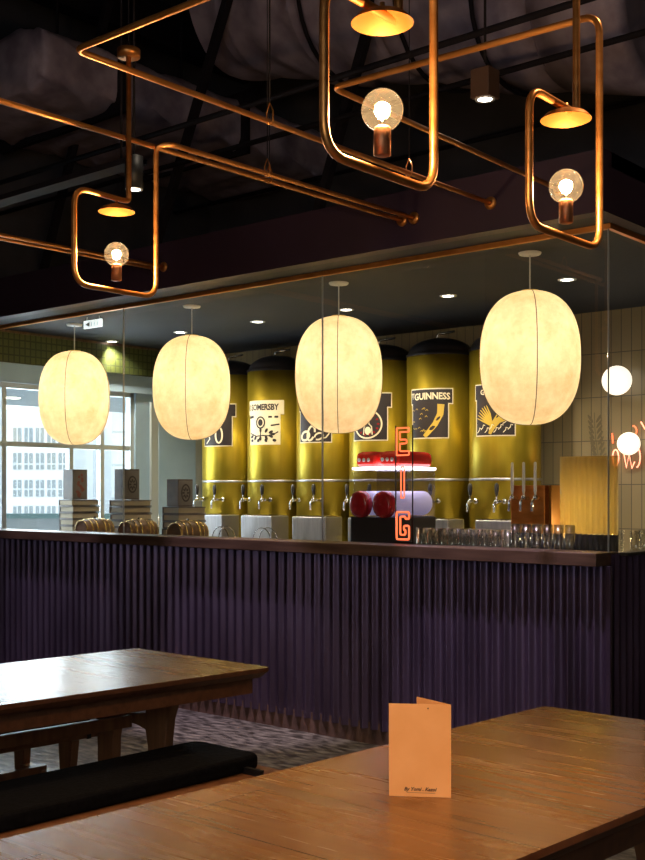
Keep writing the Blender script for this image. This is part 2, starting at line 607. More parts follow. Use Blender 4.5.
bar = empty('bar', (0, 0, 0), 0, 'long bar clad in dark purple corrugated metal below the glazing', 'bar')
cf = corrugated(MB(), 5.13, .085, 1.046, lambda s, h, z: (-s - .005, -h + .0, z)).build('corrugated_front', M['corr'], bar)
cs = corrugated(MB(), 2.2, .085, 1.10, lambda s, h, z: (.0 + h, s + .02, z)).build('corrugated_side', M['corr'], bar)
MB().box(-.012, .013, -.014, .011, .085, 1.046).build('corner_trim', M['corr'], bar, .003)
pl = MB().box(-5.13, -.02, .012, .05, 0, .12).box(-.05, -.02, .05, 2.25, 0, .12)
pl.build('plinth', M['plinth'], bar)
core = MB().box(-5.13, -.02, .02, .06, .1, 1.045).box(-.06, -.02, .06, 2.2, .1, 1.09)
core.build('frame', M['black'], bar)
MB().box(-.03, .03, .13, 2.2, 1.09, 1.105).build('side_cap', M['black'], bar)
wt = MB().box(-5.13, -.016, -.10, .12, 1.048, 1.11)
tag(wt.build('bar_ledge', M['counter'], None, .004), 'worn dark wooden ledge running along the top of the purple corrugated bar', 'bar counter')
iw = MB().box(-5.13, -.07, .13, .95, .985, 1.02)
tag(iw.build('worktop', M['steel'], None, .003), 'steel worktop behind the bar ledge carrying the barrels, books and glasses', 'worktop')
tag(MB().box(-5.13, -.07, .15, .78, 0, .984).build('under_counter', M['black']), 'black under-counter cabinets below the steel worktop', 'cabinet')
# back counter with steel drip cabinets between the tanks
tag(MB().box(-5.1, -.2, 1.40, 2.32, .90, .95).build('back_counter', M['steel'], None, .004), 'steel back counter along the tiled wall carrying the gold tanks', 'counter')
tag(MB().box(-5.1, -.2, 1.45, 2.32, 0, .899).build('back_cabinet', M['black']), 'black base cabinet under the steel back counter', 'cabinet')

# ------------------------------------------------------------------ tanks
TZ0, TZ1, TR = .952, 2.39, .25
TY = 1.95


def wrapf(cx, cy, R, phi0=math.radians(14)):
    def f(u, v, h):
        a = u / R + phi0
        return (cx + (R + h) * math.sin(a), cy - (R + h) * math.cos(a), v)
    return f


def grid_patch(mb, u0, u1, v0, v1, h, f, n=18, m=1, th=.002):
    vs = []
    for i in range(n + 1):
        for j in range(m + 1):
            vs.append(f(u0 + (u1 - u0) * i / n, v0 + (v1 - v0) * j / m, h))
    fs = [(i * (m + 1) + j, (i + 1) * (m + 1) + j, (i + 1) * (m + 1) + j + 1, i * (m + 1) + j + 1) for i in range(n) for j in range(m)]
    return mb.add(vs, fs)


def ribbon(mb, pts, wd, h, f):
    n = len(pts)
    vs = []
    for i, (u, v) in enumerate(pts):
        a = pts[max(i - 1, 0)]
        b = pts[min(i + 1, n - 1)]
        dx, dy = b[0] - a[0], b[1] - a[1]
        l = math.hypot(dx, dy) or 1
        ww = wd(i / (n - 1)) if callable(wd) else wd
        nx, ny = -dy / l * ww / 2, dx / l * ww / 2
        vs += [f(u + nx, v + ny, h), f(u - nx, v - ny, h)]
    return mb.add(vs, [(2 * i, 2 * i + 1, 2 * i + 3, 2 * i + 2) for i in range(n - 1)])


def ellipse(cu, cv, ru, rv, a0=0, a1=2 * PI, n=40, rot=0):
    out = []
    for i in range(n + 1):
        a = a0 + (a1 - a0) * i / n
        x, y = ru * math.cos(a), rv * math.sin(a)
        out.append((cu + x * math.cos(rot) - y * math.sin(rot), cv + x * math.sin(rot) + y * math.cos(rot)))
    return out


def blob(mb, cu, cv, ru, rv, h, f, n=14, rot=0):
    pts = ellipse(cu, cv, ru, rv, n=n, rot=rot)[:-1]
    return mb.add([f(u, v, h) for u, v in pts], [tuple(range(n))])


TANKS = [
    (-4.4665, 'dark', 'gold beer tank with a dark label, leftmost, beside the second lantern'),
    (-3.922, 'somersby', 'gold beer tank with the cream Somersby label'.replace('Somersby ', 'plant-drawing ') + ' reading SOMERSBY'),
    (-3.3775, 'script', 'gold beer tank with white looping script on a black label behind the third lantern'),
    (-2.833, 'ring', 'gold beer tank with a white oval ring label, behind the slush machine'),
    (-2.2885, 'guinness', 'gold beer tank with a black banner reading GUINNESS'),
    (-1.744, 'eagle', 'gold beer tank with a golden plume drawing on its black label, rightmost of the row'),
]


def make_label(t, kind, cx):
    f = wrapf(0, 0, TR)
    U = .148
    cream = kind == 'somersby'
    base = M['lcream'] if cream else M['lblack']
    edge = MB()
    grid_patch(edge, -U, U, 1.775, 2.035, .0015, f)
    grid_patch(edge, -U - .012, U + .03, 2.02, 2.135, .0022, f)
    lab = edge.build('label_panel', M['lcream'], t, label='cream edged label wrapped on the tank')
    inner = MB()
    grid_patch(inner, -U + .008, U - .008, 1.783, 2.03, .003, f)
    inner.build('label_field', base, lab)
    bn = MB()
    grid_patch(bn, -U - .004, U + .022, 2.028, 2.127, .0045, f)
    b = bn.build('banner', M['lcream'] if cream else M['lblack'], lab)
    d = MB()
    fg = M['lcream']
    if kind == 'somersby':
        fg = M['lblack']
        add_text(d, 'SOMERSBY', .070, lambda x, y, z: f(x * .78 + .006, y + 2.077, .006), spacing=.95)
        ribbon(d, ellipse(-.138, 2.077, .009, .022, n=16), .006, .006, f)
        random.seed(3)
        ribbon(d, ellipse(-.02, 1.955, .038, .045, n=24), .012, .006, f)
        blob(d, -.02, 1.955, .022, .028, .006, f)
        for k in range(9):
            a = -2.6 + k * .52
            r = .075
            blob(d, -.02 + r * math.cos(a) * 1.4, 1.86 + r * math.sin(a) * .45, .02, .011, .006, f, rot=a)
        ribbon(d, [(-.02, 1.91), (-.02, 1.84), (-.045, 1.80)], .01, .006, f)
        ribbon(d, [(-.13, 1.87), (-.06, 1.845), (.0, 1.85), (.07, 1.845), (.13, 1.88)], .009, .006, f)
        ribbon(d, [(-.14, 2.0), (-.09, 2.005)], .02, .006, f)
        ribbon(d, [(.05, 2.0), (.13, 2.0)], .016, .006, f)
        ribbon(d, [(.07, 1.93), (.14, 1.94)], .012, .006, f)
        for k in range(4):
            blob(d, -.11 + k * .07, 1.81, .016, .012, .006, f, rot=k)
    elif kind == 'guinness':
        vs = add_text(d, 'GUINNESS', .066, lambda x, y, z: f(x * .90 + .018, y + 2.077 - (x / .15) ** 2 * .004, .006), spacing=.98)
        ribbon(d, [(-.145, 2.10), (-.135, 2.06), (-.125, 2.10)], .006, .006, f)
        ribbon(d, [(-.15, 2.10), (-.118, 2.10)], .005, .006, f)
        g = MB()
        ribbon(g, [(.09, 2.02), (.085, 1.95), (.05, 1.88), (.0, 1.82), (-.03, 1.79)], lambda t_: .05 - .02 * t_, .005, f)
        g.build('label_emblem', M['lgold'], lab)
        e = MB()
        random.seed(5)
        for k in range(16):
            uu, vv = random.uniform(-.14, -.02), random.uniform(1.80, 2.0)
            ribbon(e, [(uu, vv), (uu + .012, vv + .01), (uu + .02, vv)], .004, .005, f)
        e.build('label_flourish', M['lgold'], lab)
    elif kind == 'script':
        ribbon(d, ellipse(-.075, 1.83, .042, .032, n=30, rot=.5), .017, .006, f)
        ribbon(d, ellipse(-.02, 1.85, .03, .058, .3, 5.9, n=30, rot=-.3), .016, .006, f)
        ribbon(d, ellipse(.045, 1.825, .035, .024, -2.6, 2.9, n=24, rot=.4), .013, .006, f)
        ribbon(d, [(-.03, 1.95), (.0, 1.98), (.04, 1.96), (.02, 1.92), (-.01, 1.90)], .015, .006, f)
        ribbon(d, [(.07, 1.81), (.10, 1.815), (.135, 1.86)], .010, .006, f)
    elif kind == 'ring':
        ribbon(d, ellipse(-.01, 1.90, .11, .105, n=48), .012, .006, f)
        ribbon(d, [(-.04, 1.82), (-.035, 1.88), (-.015, 1.90), (-.015, 1.96)], .008, .006, f)
        ribbon(d, [(.03, 1.82), (.025, 1.88), (.005, 1.90), (.005, 1.96)], .008, .006, f)
        blob(d, -.005, 1.85, .026, .03, .005, f)
        e = MB()
        for k in range(14):
            a = k * .45
            blob(e, -.01 + .085 * math.cos(a), 1.90 + .08 * math.sin(a), .010, .006, .006, f, rot=a)
        e.build('label_dots', M['dred'], lab)
    elif kind == 'eagle':
        add_text(d, 'GR', .05, lambda x, y, z: f(x - .07, y + 2.077, .006))
        g = MB()
        ribbon(g, [(-.03, 1.79), (-.01, 1.84), (.02, 1.88), (.06, 1.95), (.09, 2.01)], lambda t_: .02 + .03 * math.sin(PI * t_), .005, f)
        for k in range(7):
            a = 1.75 + k * .17
            ribbon(g, [(-.015, 1.85), (-.015 + .07 * math.cos(a), 1.85 + .08 * math.sin(a)), (-.015 + .12 * math.cos(a + .15), 1.85 + .14 * math.sin(a))], lambda t_: .018 * (1 - .7 * t_), .0055, f)
        for k in range(4):
            a = .9 - k * .2
            ribbon(g, [(.0, 1.86), (.07 * math.cos(a), 1.86 + .07 * math.sin(a)), (.14 * math.cos(a), 1.86 + .12 * math.sin(a))], lambda t_: .016 * (1 - .6 * t_), .0055, f)
        g.build('label_emblem', M['lgold'], lab)
        random.seed(9)
        for k in range(8):
            uu, vv = -.13 + .032 * k, 1.80 + .02 * (k % 2)
            ribbon(d, [(uu, vv), (uu + .016, vv + .016), (uu + .02, vv + .034), (uu + .034, vv + .03)], .006, .0065, f)
        for k in range(3):
            ribbon(d, [(.06 + .02 * k, 1.86 + .02 * k), (.09 + .01 * k, 1.88 + .03 * k), (.085 + .01 * k, 1.92 + .02 * k)], .006, .0065, f)
    else:
        ribbon(d, ellipse(.03, 1.87, .03, .065, n=30), .014, .006, f)
        ribbon(d, [(-.1, 1.80), (-.06, 1.84), (-.09, 1.9), (-.05, 1.96)], .010, .006, f)
    d.build('lettering', fg, lab)


for cx, kind, lb in TANKS:
    t = empty('beer_tank', (cx, TY, 0), 0, lb, 'tank', 'gold beer tanks along the tiled wall')
    MB().lathe([(TR, TZ0), (TR, TZ1)], 64, closed=True).build('body', M['gold'], t)
    b = MB()
    b.lathe([(TR + .002, 1.472), (TR + .004, 1.474), (TR + .004, 1.488), (TR + .002, 1.49)], 64)
    b.build('band', M['steel'], t)
    prof = [(TR + .006, TZ1 - .012), (TR + .006, TZ1 + .006)]
    for i in range(9):
        a = i / 8 * PI / 2
        prof.append((max(TR * math.cos(a) * .97, .002), TZ1 + .006 + .125 * math.sin(a)))
    MB().lathe(prof, 48).build('lid', M['tankrim'], t)
    MB().tube(round_path([(-.03, 0, TZ1 + .12), (-.03, 0, TZ1 + .165), (.09, .05, TZ1 + .18)], .02), .009, 8).build('lid_handle', M['chrome'], t)
    make_label(t, kind, cx)

# taps: two per tank, on the tank fronts
tap_n = 0
names = ['leftmost', 'second', 'third', 'fourth', 'fifth', 'last']


def make_tap(x, ys):
    t = empty('beer_tap', (x, 1.62, 1.33))
    s = MB()
    s.tube([(0, ys - 1.62, 0), (0, .0, 0)], .011, 10)
    s.lathe([(.012, 0), (.02, .004), (.02, .02), (.012, .024)], 14, Matrix.Translation((0, ys - 1.62 - .026, 0)) @ Matrix.Rotation(-PI / 2, 4, 'X') @ Matrix.Translation((0, 0, -.0)))
    s.sphere((0, 0, 0), .018, 12, 8)
    s.tube(round_path([(0, -.005, 0), (0, -.03, -.01), (0, -.035, -.075)], .02), .009, 10)
    s.tube([(0, 0, .01), (0, 0, .04)], .007, 8)
    s.build('spout', M['chrome'], t)
    h = MB().lathe([(.006, .035), (.011, .045), (.016, .085), (.014, .115), (.003, .125)], 14)
    h.build('tap_handle', M['tankrim'], t)
    return t


tlabels = ['dark-banner', 'SOMERSBY', 'white script', 'oval ring', 'GUINNESS', 'golden plume']
for k, (cx, kind, lb) in enumerate(TANKS):
    for q, dx in enumerate((-.077, .135)):
        ys = TY - math.sqrt(TR ** 2 - dx ** 2) - .006
        t = make_tap(cx + dx, ys)
        tag(t, 'chrome beer tap with black handle, %s of the two on the %s tank' % (('left', 'right')[q], tlabels[k]), 'beer tap', 'black-handled taps on the gold tanks')
for k in range(6):
    x = -1.744 - .5445 * k + .25
    c = empty('drip_cabinet', (x, 1.54, .951), 0, 'steel drip cabinet standing right of the %s tank front' % tlabels[5 - k], 'cabinet', 'steel drip cabinets below the taps')
    MB().box(-.165, .165, -.11, .09, 0, .255).build('body', M['steel'], c, .006)
    g = MB()
    for j in range(9):
        g.box(-.15 + j * .035, -.135 + j * .035, -.10, .08, .256, .262)
    g.build('drip_grate', M['chrome'], c)

# ------------------------------------------------------------------ paper lanterns
def lantern(x, lb):
    t = empty('paper_lantern', (x, .32, 2.655), 0, lb, 'pendant lamp', 'oval parchment lanterns hanging over the bar')
    R, H, zc = .262, .352, -.555
    MB().lathe([(.002, -.014), (.055, -.012), (.06, -.004), (.06, -.0005)], 32).build('ceiling_rose', M['white'], t)
    MB().tube([(0, 0, -.01), (0, 0, zc + H - .005)], .004, 8).build('cord', M['white'], t)
    prof = []
    N = 40
    p = 2.45
    for i in range(N + 1):
        a = -PI / 2 + PI * i / N
        c, s_ = math.cos(a), math.sin(a)
        prof.append((max(R * abs(c) ** (2 / p), .003), zc + H * math.copysign(abs(s_) ** (2 / p), s_)))
    MB().lathe(prof, 64).build('shade', M['shade'], t)
    sm = MB()
    for k in range(4):
        a = -PI / 2 + math.radians(38) + k * PI / 2
        sm.tube([((r + .001) * math.cos(a), (r + .001) * math.sin(a), z) for r, z in prof], .0022, 6)
    sm.build('seam', M['seam'], t)
    MB().lathe([(.03, zc + H - .012), (.045, zc + H - .006), (.045, zc + H + .004), (.003, zc + H + .008)], 24).build('cap', M['lgold'], t)
    MB().sphere((0, 0, zc + .05), .05, 20, 12).build('bulb', M['lit'], t)
    l = lamp('lantern_light', 'POINT', (0, 0, zc + .05), LANT, (1, .80, .56), size=.055)
    l.parent = t


LANT = 41
M['lit'] = mat('lantern_bulb', (1, 1, 1), .5, emit=(1, .8, .5), es=12)
for x, lb in ((-4.496, 'leftmost oval parchment lantern, glowing amber in front of the window'),
              (-3.206, 'oval parchment lantern, second from left, before the dark-labelled tank'),
              (-1.913, 'oval parchment lantern, third from left, before the script-labelled tank'),
              (-.606, 'oval parchment lantern nearest the glass corner, rightmost of the four')):
    lantern(x, lb)

# downlights in the bar soffit
for i in range(6):
    x = -.817 - .846 * i
    d = empty('downlight', (x, 1.12, 2.655), 0, 'small round recessed downlight in the slate bar ceiling, %s from the glass corner' % ['first', 'second', 'third', 'fourth', 'fifth', 'sixth'][i], 'downlight', 'recessed downlights over the bar')
    MB().lathe([(.038, -.004), (.055, -.004), (.056, -.0005)], 24).build('trim_ring', M['white'], d)
    MB().lathe([(.001, -.003), (.036, -.003)], 24).build('lens', M['led'], d)
    l = lamp('downlight_spot', 'SPOT', (0, 0, -.01), 110, (1, .84, .6), size=.035, angle=110, blend=.8)
    l.parent = d
    l.rotation_euler = (math.radians(18), 0, 0)

# ------------------------------------------------------------------ copper pipe pendants
def dish(parent, x, y, z, R=.070):
    MB().lathe([(R, 0), (R * .8, .014), (R * .4, .026), (.006, .032)], 40).build('reflector', M['copper'], parent).location = (x, y, z)
    MB().lathe([(R * .995, -.0015), (R * .78, .010), (R * .38, .021), (.004, .026)], 40).build('reflector_lining', M['copperin'], parent).location = (x, y, z)
    MB().tube([(0, 0, .02), (0, 0, .045)], .006, 8).build('reflector_stem', M['copper'], parent).location = (x, y, z)


def bulb(parent, x, y, z):
    MB().lathe([(.015, -.09), (.0195, -.088), (.0195, -.03), (.017, -.026)], 24, closed=True).build('socket', M['socket'], parent).location = (x, y, z)
    prof = []
    for i in range(15):
        a = -1.12 + (PI / 2 + 1.12) * i / 14
        prof.append((max(.047 * math.cos(a), .001), .047 * math.sin(a) + .012))
    prof = [(.016, -.036)] + prof
    g = MB().lathe(prof, 32).build('bulb', M['bulbglass'], parent)
    g.location = (x, y, z)
    f = MB().tube([(0.0, 0, -.03), (0, 0, -.004)], .003, 6)
    fo = MB()
    for k in range(6):
        a = k * PI / 3
        fo.tube([(.010 * math.cos(a), .010 * math.sin(a), -.004), (.013 * math.cos(a + .5), .013 * math.sin(a + .5), .024)], .0022, 6)
    f.build('bulb_stem', M['chrome'], g)
    fo.build('filament', M['filament'], g)
    l = lamp('bulb_light', 'POINT', (x, y, z + .012), 25, (1, .66, .34), size=.02)
    l.parent = parent


def pendant(X, y0, zb, dz, pipe_pts, rads, lb, droptop):
    """loop in the plane x = X; the pipe leaves over the top of the loop and runs on to the soffit"""
    t = empty('pipe_pendant', (X, y0 - .2, 0), 0, lb, 'pendant lamp', 'copper pipe pendants with bare globe bulbs')
    Y0 = y0 - .2
    P = lambda x, y, z: (x - X, y - Y0, z)
    zt = zb + .36
    pts = [P(X, y0 - .14, droptop), P(X, y0 - .14, zt - .002), P(X, y0 - .17, zt - .005), P(X, y0 - .40, zt), P(X, y0 - .40, zb), P(X, y0, zb), P(X, y0, 2.78)]
    r = [.06, .06, .065, .07, .07]
    pts += [P(*p) for p in pipe_pts]
    r += rads
    path = round_path(pts, r, 7)
    MB().tube(path, .0105, 14).build('pipe', M['copper'], t)
    dish(t, 0, 0, zb + dz)
    bulb(t, 0, 0, zb + .128)
    # escutcheon where the pipe meets the soffit
    e = P(*pipe_pts[-1])
    MB().lathe([(.012, -.012), (.029, -.010), (.031, -.002), (.031, 0)], 28, Matrix.Translation(e) @ Matrix.Rotation(-PI / 2, 4, 'X') @ Matrix.Translation((0, 0, 0))).build('wall_flange', M['copper'], t)
    return t


t1 = pendant(-1.02, -1.90, 2.172, .305, [(-.965, -1.86, 2.78), (-.935, -.262, 2.78)], [.04, .03], 'copper pipe pendant furthest left, hanging from a small round canopy', 3.1)
MB().lathe([(.045, 0), (.045, .03), (.012, .034)], 28, closed=True).build('canopy', M['copper'], t1).location = (0, .06, 3.09)
MB().tube([(0, 0, 0), (0, 0, 2.28)], .0025, 6).build('suspension_rod', M['steelbeam'], t1).location = (0, .06, 3.12)
pendant(.865, -2.68, 2.108, .335, [(-.478, -2.705, 2.78), (-.484, -.262, 2.78)], [.06, .04], 'largest copper pipe pendant, top centre, its loop cut by the picture top', 5.39)
pendant(.89, -1.88, 2.100, .325, [(-.075, -1.93, 2.78), (-.115, -.262, 2.78)], [.055, .04], 'copper pipe pendant before the glass corner, rightmost of the three', 5.39)


def straight_pipe(pts, lb):
    t = empty('copper_pipe', pts[0], 0, lb, 'pipe', 'copper pipes running under the ceiling')
    o = Vector(pts[0])
    MB().tube(round_path([Vector(p) - o for p in pts], .05), .0105, 14).build('pipe', M['copper'], t)
    MB().lathe([(.012, -.012), (.029, -.010), (.031, -.002), (.031, 0)], 28, Matrix.Translation(Vector(pts[-1]) - o) @ Matrix.Rotation(-PI / 2, 4, 'X')).build('wall_flange', M['copper'], t)


straight_pipe([(-1.085, -4.4, 2.78), (-1.01, -.262, 2.78)], 'straight copper pipe entering at the left edge beside the left pendant pipe')
straight_pipe([(-2.86, -3.2, 2.78), (-2.83, -.262, 2.78)], 'low copper pipe behind the left pendant bulb, nearer of two')
straight_pipe([(-2.94, -3.2, 2.78), (-2.91, -.262, 2.78)], 'low copper pipe behind the left pendant bulb, farther of two')


def hanger(x, y, lb):
    t = empty('pipe_hanger', (x, y, 2.78), 0, lb, 'pipe hanger', 'wire hangers holding the copper pipes')
    MB().tube([(0, 0, .06), (0, 0, 2.615)], .0022, 6).build('wire', M['steelbeam'], t)
    MB().tube(round_path([(0, 0, .062), (-.016, 0, .03), (-.016, 0, -.016), (.016, 0, -.016), (.016, 0, .03)], .014), .0028, 6, closed=True).build('clamp', M['copper'], t)


hanger(-.4633, -1.83, 'teardrop hanger on the left long pipe of the large pendant')
hanger(-.480, -.93, 'teardrop hanger on the large pendant pipe seen right of its bulb')
hanger(-1.011, -1.25, 'teardrop hanger on the long straight pipe beside the left pendant')
hanger(-.948, -1.33, 'teardrop hanger on the left pendant pipe, beside the long straight pipe')

# ------------------------------------------------------------------ dark ceiling void
def duct_round():
    mb = MB()
    a, b = Vector((-3.2, .9, 5.0)), Vector((-.45, .75, 4.22))
    d = (b - a).normalized()
    q = d.to_track_quat('Z', 'Y').to_matrix().to_4x4()
    L = (b - a).length
    n, mN = 56, 90
    vs, fs = [], []
    random.seed(2)
    for i in range(mN + 1):
        z = L * i / mN
        for k in range(n):
            an = 2 * PI * k / n
            r = .60 + .018 * math.sin(3 * an + 5 * z) + .014 * math.sin(z * 17 + 2 * math.sin(an * 2)) - .03 * max(0, 1 - abs((z % .7) - .35) / .03)
            vs.append(Matrix.Translation(a) @ q @ Vector((r * math.cos(an), r * math.sin(an), z)))
    for i in range(mN):
        for k in range(n):
            fs.append((i * n + k, i * n + (k + 1) % n, (i + 1) * n + (k + 1) % n, (i + 1) * n + k))
    mb.add(vs, fs, True)
    mb.add([vs[mN * n + k] for k in range(n)], [tuple(range(n))])
    mb.add([vs[k] for k in range(n)], [tuple(range(n))])
    t = empty('air_duct', (0, 0, 0), 0, 'big round wrapped air duct under the dark ceiling, upper right', 'duct')
    mb.build('duct_body', M['duct'], t)
    cb = b + d * .28
    MB().lathe([(.61, -.02), (.61, .5), (.52, .52), (.5, .5)], 56, Matrix.Translation(b) @ q, closed=True).build('duct_collar', M['duct'], t)
    for s_ in (1.15, 1.95, 2.5):
        rb = MB()
        c = a + d * s_
        rb.tube([c + (q @ Vector((.63 * math.cos(2 * PI * k / 40), .63 * math.sin(2 * PI * k / 40), 0))) for k in range(40)], .014, 6, closed=True)
        rb.build('duct_strap', M['steelbeam'], t)
    MB().tube([(-1.9, .8, 5.1), (-1.9, .8, 5.395)], .01, 6).build('hanger_rod', M['steelbeam'], t)
    MB().tube([(-.7, .75, 4.85), (-.7, .75, 5.395)], .01, 6).build('hanger_rod', M['steelbeam'], t)


duct_round()
db = empty('air_duct', (0, 0, 0), 0, 'flat wrapped air duct under the dark ceiling at upper left', 'duct')
mbx = MB()
n = 30
for (xa, xb, ya, yb, za, zb_) in ((-4.95, -3.6, -.6, 2.25, 4.0, 4.4),):
    vs, fs = [], []
    ring = []
    for k in range(64):
        u = 2 * PI * k / 64
        c, s_ = math.cos(u), math.sin(u)
        ring.append((math.copysign(abs(c) ** .35, c) * (xb - xa) / 2 + (xa + xb) / 2, math.copysign(abs(s_) ** .35, s_) * (zb_ - za) / 2 + (za + zb_) / 2))
    m_ = 60
    for i in range(m_ + 1):
        x = ya + (yb - ya) * i / m_
        for k, (yy, zz) in enumerate(ring):
            vs.append((yy + .012 * math.sin(x * 9 + k * .4), x, zz + .014 * math.sin(x * 13 + k * .7) + .01 * math.sin(x * 31 + k)))
    for i in range(m_):
        for k in range(64):
            fs.append((i * 64 + k, i * 64 + (k + 1) % 64, (i + 1) * 64 + (k + 1) % 64, (i + 1) * 64 + k))
    fs.append(tuple(range(64)))
    fs.append(tuple(m_ * 64 + k for k in range(64)))
    mbx.add(vs, fs, True)
mbx.build('duct_body', M['duct'], db)
MB().box(-5.0, -3.55, .0, .04, 3.965, 4.44).build('duct_strap', M['steelbeam'], db)
MB().box(-5.0, -3.55, 1.2, 1.24, 3.965, 4.44).build('duct_strap', M['steelbeam'], db)
MB().tube([(-4.3, .02, 4.42), (-4.3, .02, 5.4)], .01, 6).build('hanger_rod', M['steelbeam'], db)
MB().tube([(-4.3, 1.22, 4.42), (-4.3, 1.22, 5.4)], .01, 6).build('hanger_rod', M['steelbeam'], db)

ct = empty('cable_tray', (0, 0, 0), 0, 'thin dark cable tray crossing above the left pendant lamp', 'cable tray')
MB().box(-5.1, -2.1, -1.12, -1.11, 3.1, 3.13).box(-5.1, -2.1, -1.03, -1.02, 3.1, 3.13).build('rail', M['steelbeam'], ct)
MB().box(-5.1, -2.1, -1.11, -1.03, 3.1, 3.104).build('tray_floor', M['steelbeam'], ct)
MB().tube([(-2.25, -1.07, 3.104), (-2.25, -1.07, 5.395)], .006, 6).build('hanger_rod', M['steelbeam'], ct)

for i, x in enumerate((-4.6, -2.3, .1, 2.4)):
    b = MB().box(x - .07, x + .07, -7.0, 2.3, 5.05, 5.07).box(x - .008, x + .008, -7.0, 2.3, 5.07, 5.37).box(x - .07, x + .07, -7.0, 2.3, 5.37, 5.395)
    b.build('trim_%d' % (7 + i), M['steelbeam'])['kind'] = 'structure'
for i, (y, z) in enumerate(((.1, 3.55), (-.5, 3.5), (1.9, 3.9), (-1.9, 4.5))):
    p = MB().tube([(-5.14, y, z), (5.0, y, z)], .016, 10)
    tag(p.build('service_pipe', M['steelbeam']), 'thin dark service pipe crossing the ceiling void, %s' % ['behind the left flat duct', 'just under the flat duct', 'furthest back over the bar', 'nearest the camera'][i], 'pipe', 'dark service pipes in the ceiling void')
for i, (xa, xb) in enumerate(((-4.9, -3.9), (-3.6, -2.5), (-2.1, -1.2))):
    p = MB().bar((xa, .3, 3.0), (xb, .3, 5.35), .05, .05)
    tag(p.build('ceiling_brace', M['steelbeam']), 'slanted dark steel brace above the plum beam, %s' % ['left of the left pendant', 'behind the left pendant', 'between the left and the large pendant'][i], 'brace', 'steel braces above the beam')


def can_spot(x, y, z, lb, big):
    t = empty('can_spotlight', (x, y, z), 0, lb, 'spotlight', 'black can spotlights in the ceiling void')
    if big:
        MB().box(-.046, .046, -.046, .046, .0, .125).build('housing', M['rust'], t, .004)
    else:
        MB().lathe([(.045, 0), (.045, .16)], 28, closed=True).build('housing', M['black'], t)
    MB().lathe([(.001, -.002), (.032, -.002)], 24).build('lens', M['led'], t)
    MB().lathe([(.033, -.004), (.043, -.004), (.043, -.0005)], 24).build('lens_ring', M['white'], t)
    MB().tube([(0, 0, .16), (0, 0, 5.4 - z)], .006, 6).build('stem', M['steelbeam'], t)


M['rust'] = mat('brown_housing', (.10, .05, .03), .6)
can_spot(-.228, -.719, 3.1, 'square dark box spotlight lit below the big wrapped duct', True)
can_spot(-1.933, -1.249, 2.9, 'small black can spotlight right behind the left pendant drop pipe', False)

# ------------------------------------------------------------------ things on the worktop
def make_barrel():
    t = empty('small_barrel', (0, 0, 0))
    R, L = .088, .26
    R4 = Matrix.Rotation(PI / 2, 4, 'X')
    prof = []
    for i in range(13):
        u = i / 12
        prof.append((R * (.80 + .20 * math.sin(PI * u)), (u - .5) * L))
    MB().lathe(prof, 32, R4).build('staves', M['barrel'], t)
    MB().lathe([(.001, L / 2 - .01), (R * .78, L / 2 - .01)], 28, R4).lathe([(.001, -L / 2 + .01), (R * .78, -L / 2 + .01)], 28, R4).build('barrel_head', M['barrel'], t)
    for u in (.03, .2, .36, .64, .8, .97):
        r = R * (.80 + .20 * math.sin(PI * u)) + .002
        z = (u - .5) * L
        MB().lathe([(r, z - .005), (r + .002, z - .004), (r + .002, z + .004), (r, z + .005)], 32, R4).build('hoop', M['brass'], t)
    MB().sphere((0, 0, R + .005), .009, 10, 8).build('bung', M['tankrim'], t)
    st = MB().box(-.07, .07, -.09, -.075, -.088, -.05).box(-.07, .07, .075, .09, -.088, -.05)
    st.build('cradle', M['barrel'], t)
    return t


b0 = make_barrel()
for i, (x, lb) in enumerate(((-4.33, 'small wooden barrel with brass hoops, leftmost, before the tallest book stack'),
                             (-3.83, 'small wooden barrel with brass hoops, middle one behind the bar ledge'),
                             (-3.31, 'small wooden barrel with brass hoops, right one under the second lantern'))):
    o = b0 if i == 0 else copy_tree(b0)
    o.location = (x, .38, 1.109)
    tag(o, lb, 'barrel', 'small barrels behind the bar ledge')

ordn = ['bottom', 'second from the bottom', 'third from the bottom', 'fourth from the bottom', 'fifth from the bottom', 'topmost']


def book_stack(x, y, n, th, nm):
    for k in range(n):
        t = empty('book', (x + random.uniform(-.004, .004), y + random.uniform(-.005, .005), 1.021 + k * th), 0,
                  'thick dark hardback lying %s in the %s book stack' % (ordn[k] if k < n - 1 else 'topmost', nm), 'book', 'hardbacks stacked on the steel worktop')
        c = MB().box(-.088, .088, -.135, .135, 0, .007).box(-.088, .088, -.135, .135, th - .009, th - .002).box(-.088, -.080, -.135, .135, .007, th - .009)
        c.build('cover', M['bookdark'], t)
        MB().box(-.079, .082, -.129, .129, .008, th - .010).build('pages', M['bookgrey'], t)


random.seed(11)
book_stack(-4.96, .72, 6, .052, 'leftmost')
book_stack(-4.32, .72, 6, .052, 'middle')
book_stack(-3.72, .72, 5, .053, 'right-hand')


def upright(x, y, z, h, lb, art):
    t = empty('menu_box', (x, y, z), 0, lb, 'box', 'upright printed boxes on the book stacks')
    MB().box(-.062, .062, -.072, .072, 0, h).build('box_body', M['bookdark'], t, .002)
    p = MB().box(  .0625, .064, -.068, .068, .01, h - .01)
    p.build('printed_side', M['boxside'], t, label='lighter grey printed side')
    a = MB()
    f = lambda u, v, hh: (.065 + hh, u, v)
    if art == 0:
        random.seed(4)
        for k in range(12):
            blob(a, random.uniform(-.03, .03), .03 + k * .015, .022 - k * .001, .012, .0005 + k * .0001, f, rot=random.uniform(-1, 1))
    else:
        ribbon(a, ellipse(0, h * .5, .04, .06), .012, .0005, f)
        for k in range(8):
            aa = k * PI / 4
            blob(a, .022 * math.cos(aa), h * .5 + .03 * math.sin(aa), .012, .007, .0006, f, rot=aa)
    a.build('printed_art', M['arta'] if art == 0 else M['lblack'], t)


